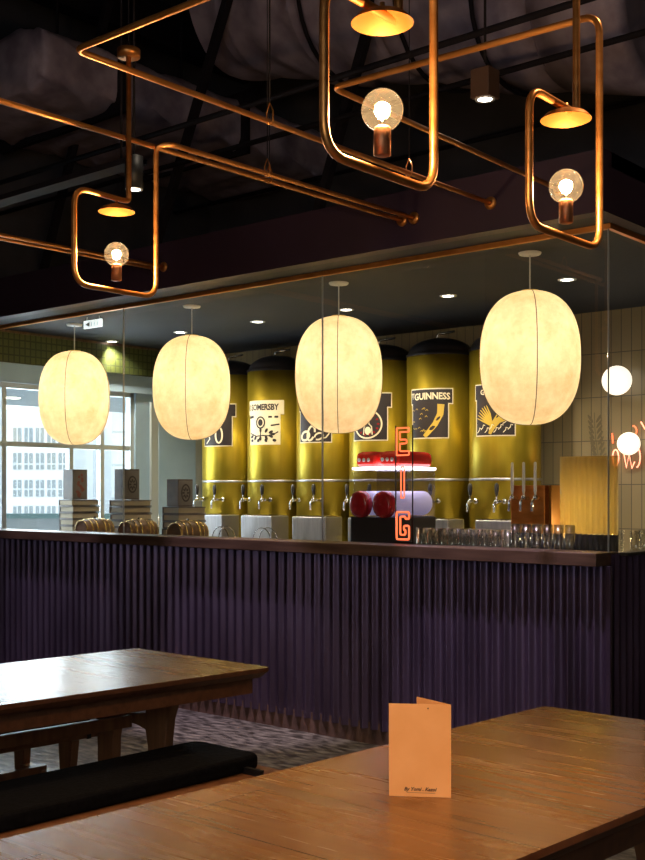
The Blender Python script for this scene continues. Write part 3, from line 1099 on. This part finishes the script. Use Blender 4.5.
M['boxside'] = mat('printed_grey', (.13, .12, .12), .6)
M['arta'] = mat('print_brown_red', (.16, .04, .03), .6)
upright(-4.99, .70, 1.333, .24, 'grey upright box with a reddish figure, on the leftmost book stack', 0)
upright(-4.345, .70, 1.333, .235, 'grey upright box with a dark round emblem, on the middle book stack', 1)
upright(-3.745, .70, 1.286, .20, 'dark upright box on the right-hand book stack', 1)

# chrome glass rinsers with arched wire (between barrels and slush machine)
for i, x in enumerate((-2.98, -2.60)):
    t = empty('wire_basket', (x, .40, 1.021), 0, ['chrome wire basket with arched handle right of the barrels', 'chrome wire basket with arched handle nearer the slush machine'][i], 'basket', 'chrome wire baskets behind the ledge')
    MB().lathe([(.07, 0), (.08, .03), (.085, .05)], 28).build('tray', M['steel'], t)
    a = MB()
    for q in (-.03, .03):
        a.tube([(.08 * math.cos(PI * k / 14), q, .05 + .09 * math.sin(PI * k / 14)) for k in range(15)], .0035, 6)
    a.build('arched_handle', M['chrome'], t)

# slush machine
sm = empty('slush_machine', (-1.675, .35, 1.021), 0, 'double slush machine with red caps and red round fronts on the worktop', 'slush machine')
MB().box(-.175, .175, .0, .40, 0, .225).build('base', M['tankrim'], sm, .008)
for q in (0, 1):
    x0 = -.172 + q * .175
    bw = MB().box(x0 + .003, x0 + .166, .02, .40, .226, .505)
    bw.build('bowl', M['acrylic'], sm, .01)
    c = MB().box(x0 + .006, x0 + .163, .03, .39, .522, .615)
    cp = c.build('cap', M['red'], sm, .036)
    for k in range(3):
        MB().sphere((x0 + .045 + k * .035, .028, .565), .012, 12, 8, (1, .3, 1)).build('cap_button', M['white'], cp)
    MB().box(x0 + .001, x0 + .168, .016, .404, .506, .521).build('lid_strip', M['strip'], sm)
    f = MB().lathe([(.001, 0), (.05, .002), (.068, .012), (.072, .03), (.072, .06)], 28, Matrix.Translation((x0 + .085, -.045, .30)) @ Matrix.Rotation(-PI / 2, 4, 'X') @ Matrix.Diagonal((1, 1.12, 1, 1)))
    f.build('round_front', M['dred'], sm)
    MB().lathe([(.073, .0), (.073, .36)], 28, Matrix.Translation((x0 + .085, .02, .305)) @ Matrix.Rotation(-PI / 2, 4, 'X'), closed=True).build('auger_drum', M['slush'], sm)
MB().box(-.17, .17, -.12, .0, 0, .02).build('drip_tray', M['steel'], sm, .003)

# reflection of red neon in the glass, built as standing letters E I G
ns = empty('neon_sign', (-1.27, .10, 1.112), 0, 'vertical orange-red neon letters E I G behind the glass', 'neon sign')


def neon_tubes(name, strokes, m, parent, r=.006, off=(0, 0, 0)):
    mb = MB()
    for s_ in strokes:
        mb.tube([(x + off[0], off[1], z + off[2]) for x, z in s_], r, 8)
    return mb.build(name, m, parent)


def outline_E(w, h, t):
    return [(0, 0), (w, 0), (w, t), (t, t), (t, h / 2 - t / 2), (w * .8, h / 2 - t / 2), (w * .8, h / 2 + t / 2), (t, h / 2 + t / 2), (t, h - t), (w, h - t), (w, h), (0, h), (0, 0)]


def cr(pts, rad=.008):
    return [(p.x, p.z) for p in round_path([(x, 0, z) for x, z in pts], rad, 4)]


E_ = cr(outline_E(.085, .15, .022))
G_ = cr([(.085, .115), (.085, .15), (.0, .15), (.0, .0), (.085, .0), (.085, .075), (.05, .075), (.05, .052), (.06, .052), (.06, .025), (.025, .025), (.025, .125), (.06, .125), (.06, .112), (.085, .115)], .01)
I_ = cr([(.03, 0), (.052, 0), (.052, .17), (.03, .17), (.03, 0)])
neon_tubes('letter_e', [E_], M['neon'], ns, .0045, (-.045, 0, .485))
neon_tubes('letter_i', [I_], M['neon'], ns, .004, (-.045, 0, .25))
neon_tubes('letter_g', [G_], M['neon'], ns, .0055, (-.045, 0, .022))
MB().tube([(-.06, .012, 0), (-.06, .012, .65)], .004, 6).tube([(.055, .012, 0), (.055, .012, .65)], .004, 6).build('support_rod', M['black'], ns)
MB().box(-.07, .065, .0, .018, -.0, .012).build('base', M['black'], ns)

# tap tower of copper with three long pale handles
tt = empty('tap_tower', (-.695, .45, 1.021), 0, 'hammered copper tap tower with three long white handles', 'tap tower')
MB().box(-.105, .105, .0, .20, 0, .41).build('tower_body', M['hammered'] if 'hammered' in M else M['copper'], tt, .006)
for k in range(3):
    x = -.068 + k * .07
    b = MB().tube([(x, .0, .34), (x, -.05, .34)], .010, 10).tube(round_path([(x, -.045, .34), (x, -.075, .33), (x, -.08, .27)], .02), .008, 8).sphere((x, -.045, .345), .015, 12, 8)
    tp = b.build('tap', M['chrome'], tt)
    MB().tube([(x, -.045, .36), (x, -.045, .37)], .006, 8).lathe([(.006, .37), (.009, .38), (.0075, .53), (.003, .535)], 12, Matrix.Translation((x, -.045, 0))).build('tap_handle', M['white'], tp)
MB().box(.14, .155, -.02, .2, 0, .41).build('side_fin', M['copperin'], tt)

# glass reflections built as a ribbed amber panel with black base
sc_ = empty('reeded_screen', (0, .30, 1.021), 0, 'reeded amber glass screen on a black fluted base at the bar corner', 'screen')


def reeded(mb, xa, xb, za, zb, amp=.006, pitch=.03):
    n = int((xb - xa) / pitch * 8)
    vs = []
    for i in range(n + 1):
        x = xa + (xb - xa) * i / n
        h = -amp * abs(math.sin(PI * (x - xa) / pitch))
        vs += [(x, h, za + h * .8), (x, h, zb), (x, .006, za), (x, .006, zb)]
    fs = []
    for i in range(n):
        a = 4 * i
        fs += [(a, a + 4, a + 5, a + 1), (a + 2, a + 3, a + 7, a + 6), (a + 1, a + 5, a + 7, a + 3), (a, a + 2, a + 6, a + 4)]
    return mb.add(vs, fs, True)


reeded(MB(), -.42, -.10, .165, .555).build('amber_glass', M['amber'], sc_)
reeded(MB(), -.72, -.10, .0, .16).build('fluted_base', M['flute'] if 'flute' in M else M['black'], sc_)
tx = MB()
add_text(tx, 'pa', .09, lambda x, y, z: (-y - .49, -.009, x + .11))
tx.build('lettering', M['boxside'], sc_)

tl_ = empty('counter_lamp', (-.36, .62, 1.021), 0, 'short warm lamp on the worktop behind the reeded amber screen', 'lamp')  # made-up lamp, added so the amber panel glows
MB().lathe([(.035, 0), (.035, .012), (.008, .016), (.008, .05)], 20, closed=True).build('base', M['chrome'], tl_)
MB().lathe([(.016, .05), (.022, .06), (.022, .115), (.012, .127), (.001, .129)], 20).build('lit_tube', M['lit'], tl_)
_l = lamp('counter_lamp_light', 'POINT', (0, -.06, .2), 5, (1, .78, .4), size=.04)
_l.parent = tl_

# glasses
ORD = ['first', 'second', 'third', 'fourth', 'fifth', 'sixth', 'seventh', 'eighth', 'ninth']
def make_glass(r, h):
    t = MB()
    t.lathe([(.001, .0), (r * .85, .0), (r, h), (r - .002, h), (r * .85 - .002, .006), (.001, .006)], 20)
    return t


g1 = make_glass(.032, .175).build('tumbler', M['tumbler'])
g2 = make_glass(.026, .21).build('highball_glass', M['tumbler'])
k = 0
rows = [(.175, 8, -1.20, .068), (.248, 8, -1.17, .068)]
for ri, (y, n, xs, dx) in enumerate(rows):
    for i in range(n):
        o = g1 if k == 0 else g1.copy()
        if k: COL.objects.link(o)
        o.location = (xs + dx * i, y, 1.0212)
        tag(o, 'clear tumbler in the %s glass row, %s from the left' % (['front', 'rear'][ri], ORD[i]), 'glass', 'small tumblers in the %s row' % ['front', 'rear'][ri])
        k += 1
for i in range(6):
    o = g2 if i == 0 else g2.copy()
    if i: COL.objects.link(o)
    o.location = (-.60 + .062 * i, .165 + .0 * i, 1.0212)
    tag(o, 'tall clear highball glass before the copper tap tower, %s from the left' % ORD[i], 'glass', 'highball glasses before the tap tower')
for i in range(4):
    o = g1.copy()
    COL.objects.link(o)
    o.location = (-.22 + .0 * i, .55 + .18 * i, 1.0212) if i < 1 else (-.12, .45 + .1 * i, 1.0212)
    tag(o, 'small clear tumbler behind the side glass, %s from the bar corner' % ORD[i], 'glass', 'tumblers behind the side glass')

# side-glass reflections of globe lamps and neon, built on the tiled wall
for x, z, r, lb in ((-1.02, 2.15, .10, 'opal globe wall lamp, upper one on the tiles beside the glass corner'), (-.945, 1.72, .077, 'opal globe wall lamp, lower one amid the red neon')):
    t = empty('globe_wall_lamp', (x, 2.33, z), 0, lb, 'wall lamp', 'opal globe lamps on the tiled wall')
    MB().lathe([(.035, 0), (.035, .012), (.012, .016), (.012, .05)], 20, Matrix.Rotation(PI / 2, 4, 'X')).build('bracket', M['chrome'], t)
    MB().sphere((0, -.03 - r, 0), r, 32, 20).build('globe', M['globe'], t)
    l = lamp('globe_light', 'POINT', (0, -.03 - r, 0), 2, (1, .8, .6), size=r * .9)
    l.parent = t
    l.data.energy = 0.0
nw = empty('neon_lettering', (0, 2.315, 0), 0, 'pink-red neon letters and arcs on the tiled wall around the lower globe', 'neon sign')
neon_tubes('letter_o', [ellipse(-1.085, 1.63, .022, .055, n=24)], M['neonw'], nw, .005)
neon_tubes('letter_w', [[(-1.03, 1.69), (-1.005, 1.56), (-.985, 1.65), (-.965, 1.555), (-.945, 1.60)]], M['neonw'], nw, .005)
neon_tubes('arc_tube', [ellipse(-.935, 1.63, .03, .07, -1.4, 1.4, n=14)], M['neonw'], nw, .005)
neon_tubes('arc_tube', [ellipse(-.96, 1.81, .03, .035, -1.2, 1.5, n=14)], M['neon'], nw, .005)
neon_tubes('arc_tube', [[(-.90, 1.87), (-.87, 1.82)]], M['neonw'], nw, .005)
neon_tubes('short_tube', [[(-1.11, 1.80), (-1.105, 1.73)]], M['neon'], nw, .006)

# leaf sprig painted on the tiles
lf = MB()
fz = lambda u, v, h: (u, 2.328 - h, v)
stem = [(-1.25 + .12 * (i / 16) ** 2, 1.95 - .62 * i / 16) for i in range(17)]
ribbon(lf, stem, .006, .001, fz)
for i in range(2, 16):
    u, v = stem[i]
    for s_ in (-1, 1):
        blob(lf, u + s_ * .032, v + .035, .036, .010, .0012 + .00002 * i, fz, 12, rot=s_ * .95)
tag(lf.build('leaf_sprig', M['leaf']), 'dark brown leaf sprig drawn on the tiled wall beside the glass corner', 'wall decoration')

# reflection of a small sign in the glass, built under the bar ceiling
es = empty('hanging_sign', (-4.08, .17, 2.60), 0, 'tiny white arrow sign hanging under the bar ceiling at left', 'sign')
MB().box(-.10, .10, -.006, .006, -.028, .028).build('sign_panel', M['exitm'], es)
sg = MB()
sg.add([(-.085, -.007, 0), (-.03, -.007, -.02), (-.03, -.007, .02)], [(0, 1, 2)])
for k in range(3):
    sg.box(-.015 + k * .034, -.007 + k * .034, -.0075, -.0065, -.018, .018)
sg.build('sign_symbols', M['street'], es)
MB().tube([(-.07, 0, .028), (-.07, 0, .054)], .002, 6).tube([(.07, 0, .028), (.07, 0, .054)], .002, 6).build('sign_hanger', M['white'], es)

# ------------------------------------------------------------------ tables and benches
def quad_slab(mb, corners, z0, z1):
    return mb.prism(corners, z0, z1)


def skew(y, k):   # sides of the tables lean a little along y
    return k * y


def make_table(x_left, x_right, y_far, length, lb, k):
    """origin at far-left corner; the long sides run towards -y and lean by k"""
    t = empty('dining_table', (x_left, y_far, 0), 0, lb, 'table', 'long teak dining tables')
    W = x_right - x_left
    c = [(0, 0), (W, 0), (W - k * length, -length), (-k * length, -length)]
    r = .02
    pts = []
    for i in range(4):
        p = Vector((*c[i], 0))
        a = (Vector((*c[i - 1], 0)) - p).normalized()
        b = (Vector((*c[(i + 1) % 4], 0)) - p).normalized()
        for q in range(6):
            u = q / 5
            P_ = (1 - u) ** 2 * (p + a * r) + 2 * u * (1 - u) * p + u * u * (p + b * r)
            pts.append((P_.x, P_.y))
    tp = MB().prism(pts, .735, .75).build('tabletop', M['table'], t)
    tp.data.materials.append(M['apron'])
    for pl in tp.data.polygons:
        if pl.normal.z < .5: pl.material_index = 1
    W2 = [(x + (W / 2 - k * length / 2 - x) * .05, y + (-length / 2 - y) * .02) for x, y in pts]
    mb = MB()
    n = len(pts)
    mb.add([(x, y, .7345) for x, y in pts] + [(x, y, .712) for x, y in W2], [tuple(range(n)), tuple(range(2 * n - 1, n - 1, -1))] + [(i, (i + 1) % n, n + (i + 1) % n, n + i) for i in range(n)])
    mb.build('bevelled_edge', M['apron'], t)
    ap = MB()
    ins = .05
    def seg(p, q, w):
        ap.bar((p[0], p[1], .69), (q[0], q[1], .69), w, .06)
    def at_(u, v):     # u across 0..1, v along 0..1
        x = (ins + u * (W - 2 * ins)) - k * (ins + v * (length - 2 * ins))
        return (x, -(ins + v * (length - 2 * ins)))
    for (a, b) in (((0, 0), (1, 0)), ((1, 0), (1, 1)), ((1, 1), (0, 1)), ((0, 1), (0, 0))):
        p, q = at_(*a), at_(*b)
        d = Vector((q[0] - p[0], q[1] - p[1], 0)).normalized()
        nn = Vector((-d.y, d.x, 0)) * .011
        ap.prism([(p[0] - nn.x, p[1] - nn.y), (q[0] - nn.x, q[1] - nn.y), (q[0] + nn.x, q[1] + nn.y), (p[0] + nn.x, p[1] + nn.y)], .655, .7115)
    ap.build('apron', M['apron'], t)
    # trestles: two waisted legs joined by a cross rail
    for v in (.138, .84):
        yy = -length * v
        for s_, u in ((-1, .27), (1, .67)):
            x = u * W - k * length * v
            # side profile in the x-z plane, waisted, foot splayed outwards
            prof = [(-.045, .654), (.10, .654), (.075, .62), (.056, .57), (.045, .50), (.040, .42), (.040, .20), (.055, 0), (-.03, 0), (-.046, .25), (-.052, .46), (-.066, .52), (-.070, .575), (-.056, .615)]
            poly = [(x + (a if s_ > 0 else -a), z) for a, z in prof]
            MB().prism(poly, yy - .022, yy + .022, lambda a, z, h: (a, h, z)).build('leg', M['legwood'], t, .005)
        xa, xb = .27 * W - k * length * v + .055, .67 * W - k * length * v - .055
        n = 12
        pl_ = [(xa + (xb - xa) * i / n, .585 - .014 * math.sin(PI * i / n)) for i in range(n + 1)] + [(xb - (xb - xa) * i / n, .515 + .018 * math.sin(PI * i / n)) for i in range(n + 1)]
        MB().prism(pl_, yy - .018, yy + .018, lambda a, z, h: (a, h, z)).build('cross_rail', M['legwood'], t, .003)
    y1, y2 = -length * .138 - .02, -length * .84 + .02
    MB().bar((W * .47 - k * length * .138, y1, .542), (W * .47 - k * length * .84, y2, .542), .03, .045).build('stretcher', M['legwood'], t, .003)
    return t


make_table(.697, 1.452, -1.855, 2.05, 'large teak dining table in the foreground carrying the menu card', .072)
make_table(-1.205, -.443, -1.847, 2.05, 'teak dining table at left in front of the purple bar', .115)


def make_bench(x, y_far, L, W, k, lb):
    t = empty('bench', (x, y_far, 0), 0, lb, 'bench', 'long teak benches with black seat pads')
    rows_ = []
    pts = []
    c = [(0, 0), (W, 0), (W - k * L, -L), (-k * L, -L)]
    MB().prism(c, .418, .448).build('seat_board', M['legwood'], t, .004)
    pd = [(.02, -.03), (W - .075, -.03), (W - .075 - k * L, -L + .03), (.02 - k * L, -L + .03)]
    r = .06
    pp = []
    for i in range(4):
        p = Vector((*pd[i], 0))
        a = (Vector((*pd[i - 1], 0)) - p).normalized()
        b = (Vector((*pd[(i + 1) % 4], 0)) - p).normalized()
        for q in range(7):
            u = q / 6
            P_ = (1 - u) ** 2 * (p + a * r) + 2 * u * (1 - u) * p + u * u * (p + b * r)
            pp.append((P_.x, P_.y))
    MB().prism(pp, .4485, .502).build('seat_pad', M['cloth'], t, .016, label='black fabric seat pad')
    for yy in (-.115, -L + .115):
        st = MB()
        st.box(-.003 - k * -yy, W + .003 - k * -yy, yy - .008, yy + .008, .392, .4765)
        s2 = MB()
        s2.box(W - .08 - k * -yy, W + .004 - k * -yy, yy - .008, yy + .008, .416, .470)
        s2.build('tie_strap', M['black'], t)
    for v in (.10, .90):
        yy = -L * v
        for s_, u in ((-1, .12), (1, .88)):
            xx = u * W - k * L * v
            prof = [(-.045, .417), (.05, .417), (.034, .30), (.028, .20), (.045, 0), (-.005, 0), (-.018, .16), (-.03, .25)]
            MB().prism([(xx + (a if s_ > 0 else -a), z) for a, z in prof], yy - .018, yy + .018, lambda a, z, h: (a, h, z)).build('leg', M['legwood'], t, .004)
        MB().bar((.16 * W - k * L * v, yy, .26), (.84 * W - k * L * v, yy, .26), .05, .028).build('cross_rail', M['legwood'], t)
    MB().bar((W * .5 - k * L * .1, -L * .1, .265), (W * .5 - k * L * .9, -L * .9, .265), .028, .05).build('stretcher', M['legwood'], t)
    return t


make_bench(-.612, -2.05, 1.75, .43, .05, 'teak bench with thick black pad between the two tables')
make_bench(-1.61, -1.97, 1.75, .41, .08, 'teak bench with black pad on the far side of the left table')

# ------------------------------------------------------------------ menu card
mc = empty('menu_card', (.941, -2.956, .7505), 0, 'orange folded menu card standing on the foreground table', 'menu')
a = Vector((0, 0, 0))
b = Vector((1.05 - .941, -2.883 + 2.956, 0))
# far leaf runs back from the fold
cdir = Vector((-.1078, .0277, 0))
c = b + cdir.normalized() * .112
H_ = .197


def leaf_(p, q, name, lean=0):
    d = (q - p)
    n_ = Vector((-d.y, d.x, 0)).normalized() * .0005
    mb = MB()
    vs = []
    for P_ in (p - n_, q - n_, q + n_, p + n_):
        vs += [(P_.x, P_.y, 0), (P_.x, P_.y, H_)]
    mb.add(vs, [(0, 2, 3, 1), (2, 4, 5, 3), (4, 6, 7, 5), (6, 0, 1, 7), (1, 3, 5, 7), (0, 6, 4, 2)])
    return mb.build(name, M['paper'], mc)


f1 = leaf_(a, b, 'front_leaf')
leaf_(b, c, 'back_leaf')
dd = b.normalized()
nn = Vector((dd.y, -dd.x, 0))
tx = MB()
add_text(tx, 'By Yomi . Kazoi', .0105, lambda x, y, z: tuple(dd * (.066 + x) + nn * .0012 + Vector((0, 0, .016 + y))), shear=.3)
ribbon(tx, [(-.03 + i * .012, .0085) for i in range(6)], .0006, 0, lambda u, v, h: tuple(dd * (.068 + u) + nn * .0012 + Vector((0, 0, v))))
tx.build('handwriting', M['ink'], f1)
hl = MB()
hl.sphere((dd * .083 + nn * .0008 + Vector((0, 0, .188))), .0016, 10, 6)
hl.build('punch_hole', M['ink'], f1)

# ------------------------------------------------------------------ outside
og = MB().box(-140, -5.3, -60, 120, -3.2, -3.0)
struct('ground', og, M['street'])
cp = empty('street_canopy', (-5.3, .6, 2.30), 0, 'grey canopy outside the bar windows with small round lights', 'canopy')
MB().box(-2.4, -.02, -4.5, 6.0, 0, .2).build('canopy_slab', M['canopy'] if 'canopy' in M else M['frame'], cp)
for i in range(2):
    for j in range(6):
        MB().lathe([(.001, -.004), (.07, -.004), (.075, -.001)], 20, Matrix.Translation((-.7 - i * .9, -1.0 + j * .9, 0))).build('canopy_light', M['led'], cp)

ang = math.atan2(.6492, .7606)


def building(cx, cy, wd, dp, z0, z1, m, lb, wins):
    t = empty('building', (cx, cy, z0), ang, lb, 'building')
    MB().box(-wd / 2, wd / 2, 0, dp, 0, z1 - z0).build('facade', m, t)
    for (xa, xb, za, zb) in wins:
        f = MB().box(xa, xb, -.06, -.01, za - z0, zb - z0).build('window', M['fwin'], t)
        q = MB()
        q.box((xa + xb) / 2 - .05, (xa + xb) / 2 + .05, -.12, -.061, za - z0, zb - z0)
        q.box(xa, xb, -.12, -.061, (za + zb) / 2 - .06, (za + zb) / 2 + .06)
        q.build('window_bars', M['pale'], f)
    return t


wins = []
for zc in (7.3, 4.6, 1.7, -1.1):
    for k in range(6):
        x = -3.1 + k * 1.22
        if k == 0: continue
        wins.append((x - .45, x + .45, zc - .9, zc + .9))
building(-99.0, 66.3, 7.6, 12, -3, 10.2, M['pale'], 'white office block with rows of square windows outside the left window', wins)
building(-104.4, 79.6, 5.0, 8, -3, 16, M['pale'], 'plain bright white block right of the windowed office building', [])
building(-92.0, 73.6, 4.0, 8, -3, 16, M['pale2'], 'pale grey panelled tower seen behind the book stacks', [])
sw = empty('street_barrier', (-7.2, 1.9, -3), ang, 'grey barrier wall outside the window with a teal top rail', 'barrier')
MB().box(-2.2, 2.2, 0, .1, 0, 4.12).build('barrier_wall', M['street'], sw)
MB().box(-2.2, 2.2, -.02, .12, 4.12, 4.17).build('top_rail', M['tealrail'], sw)
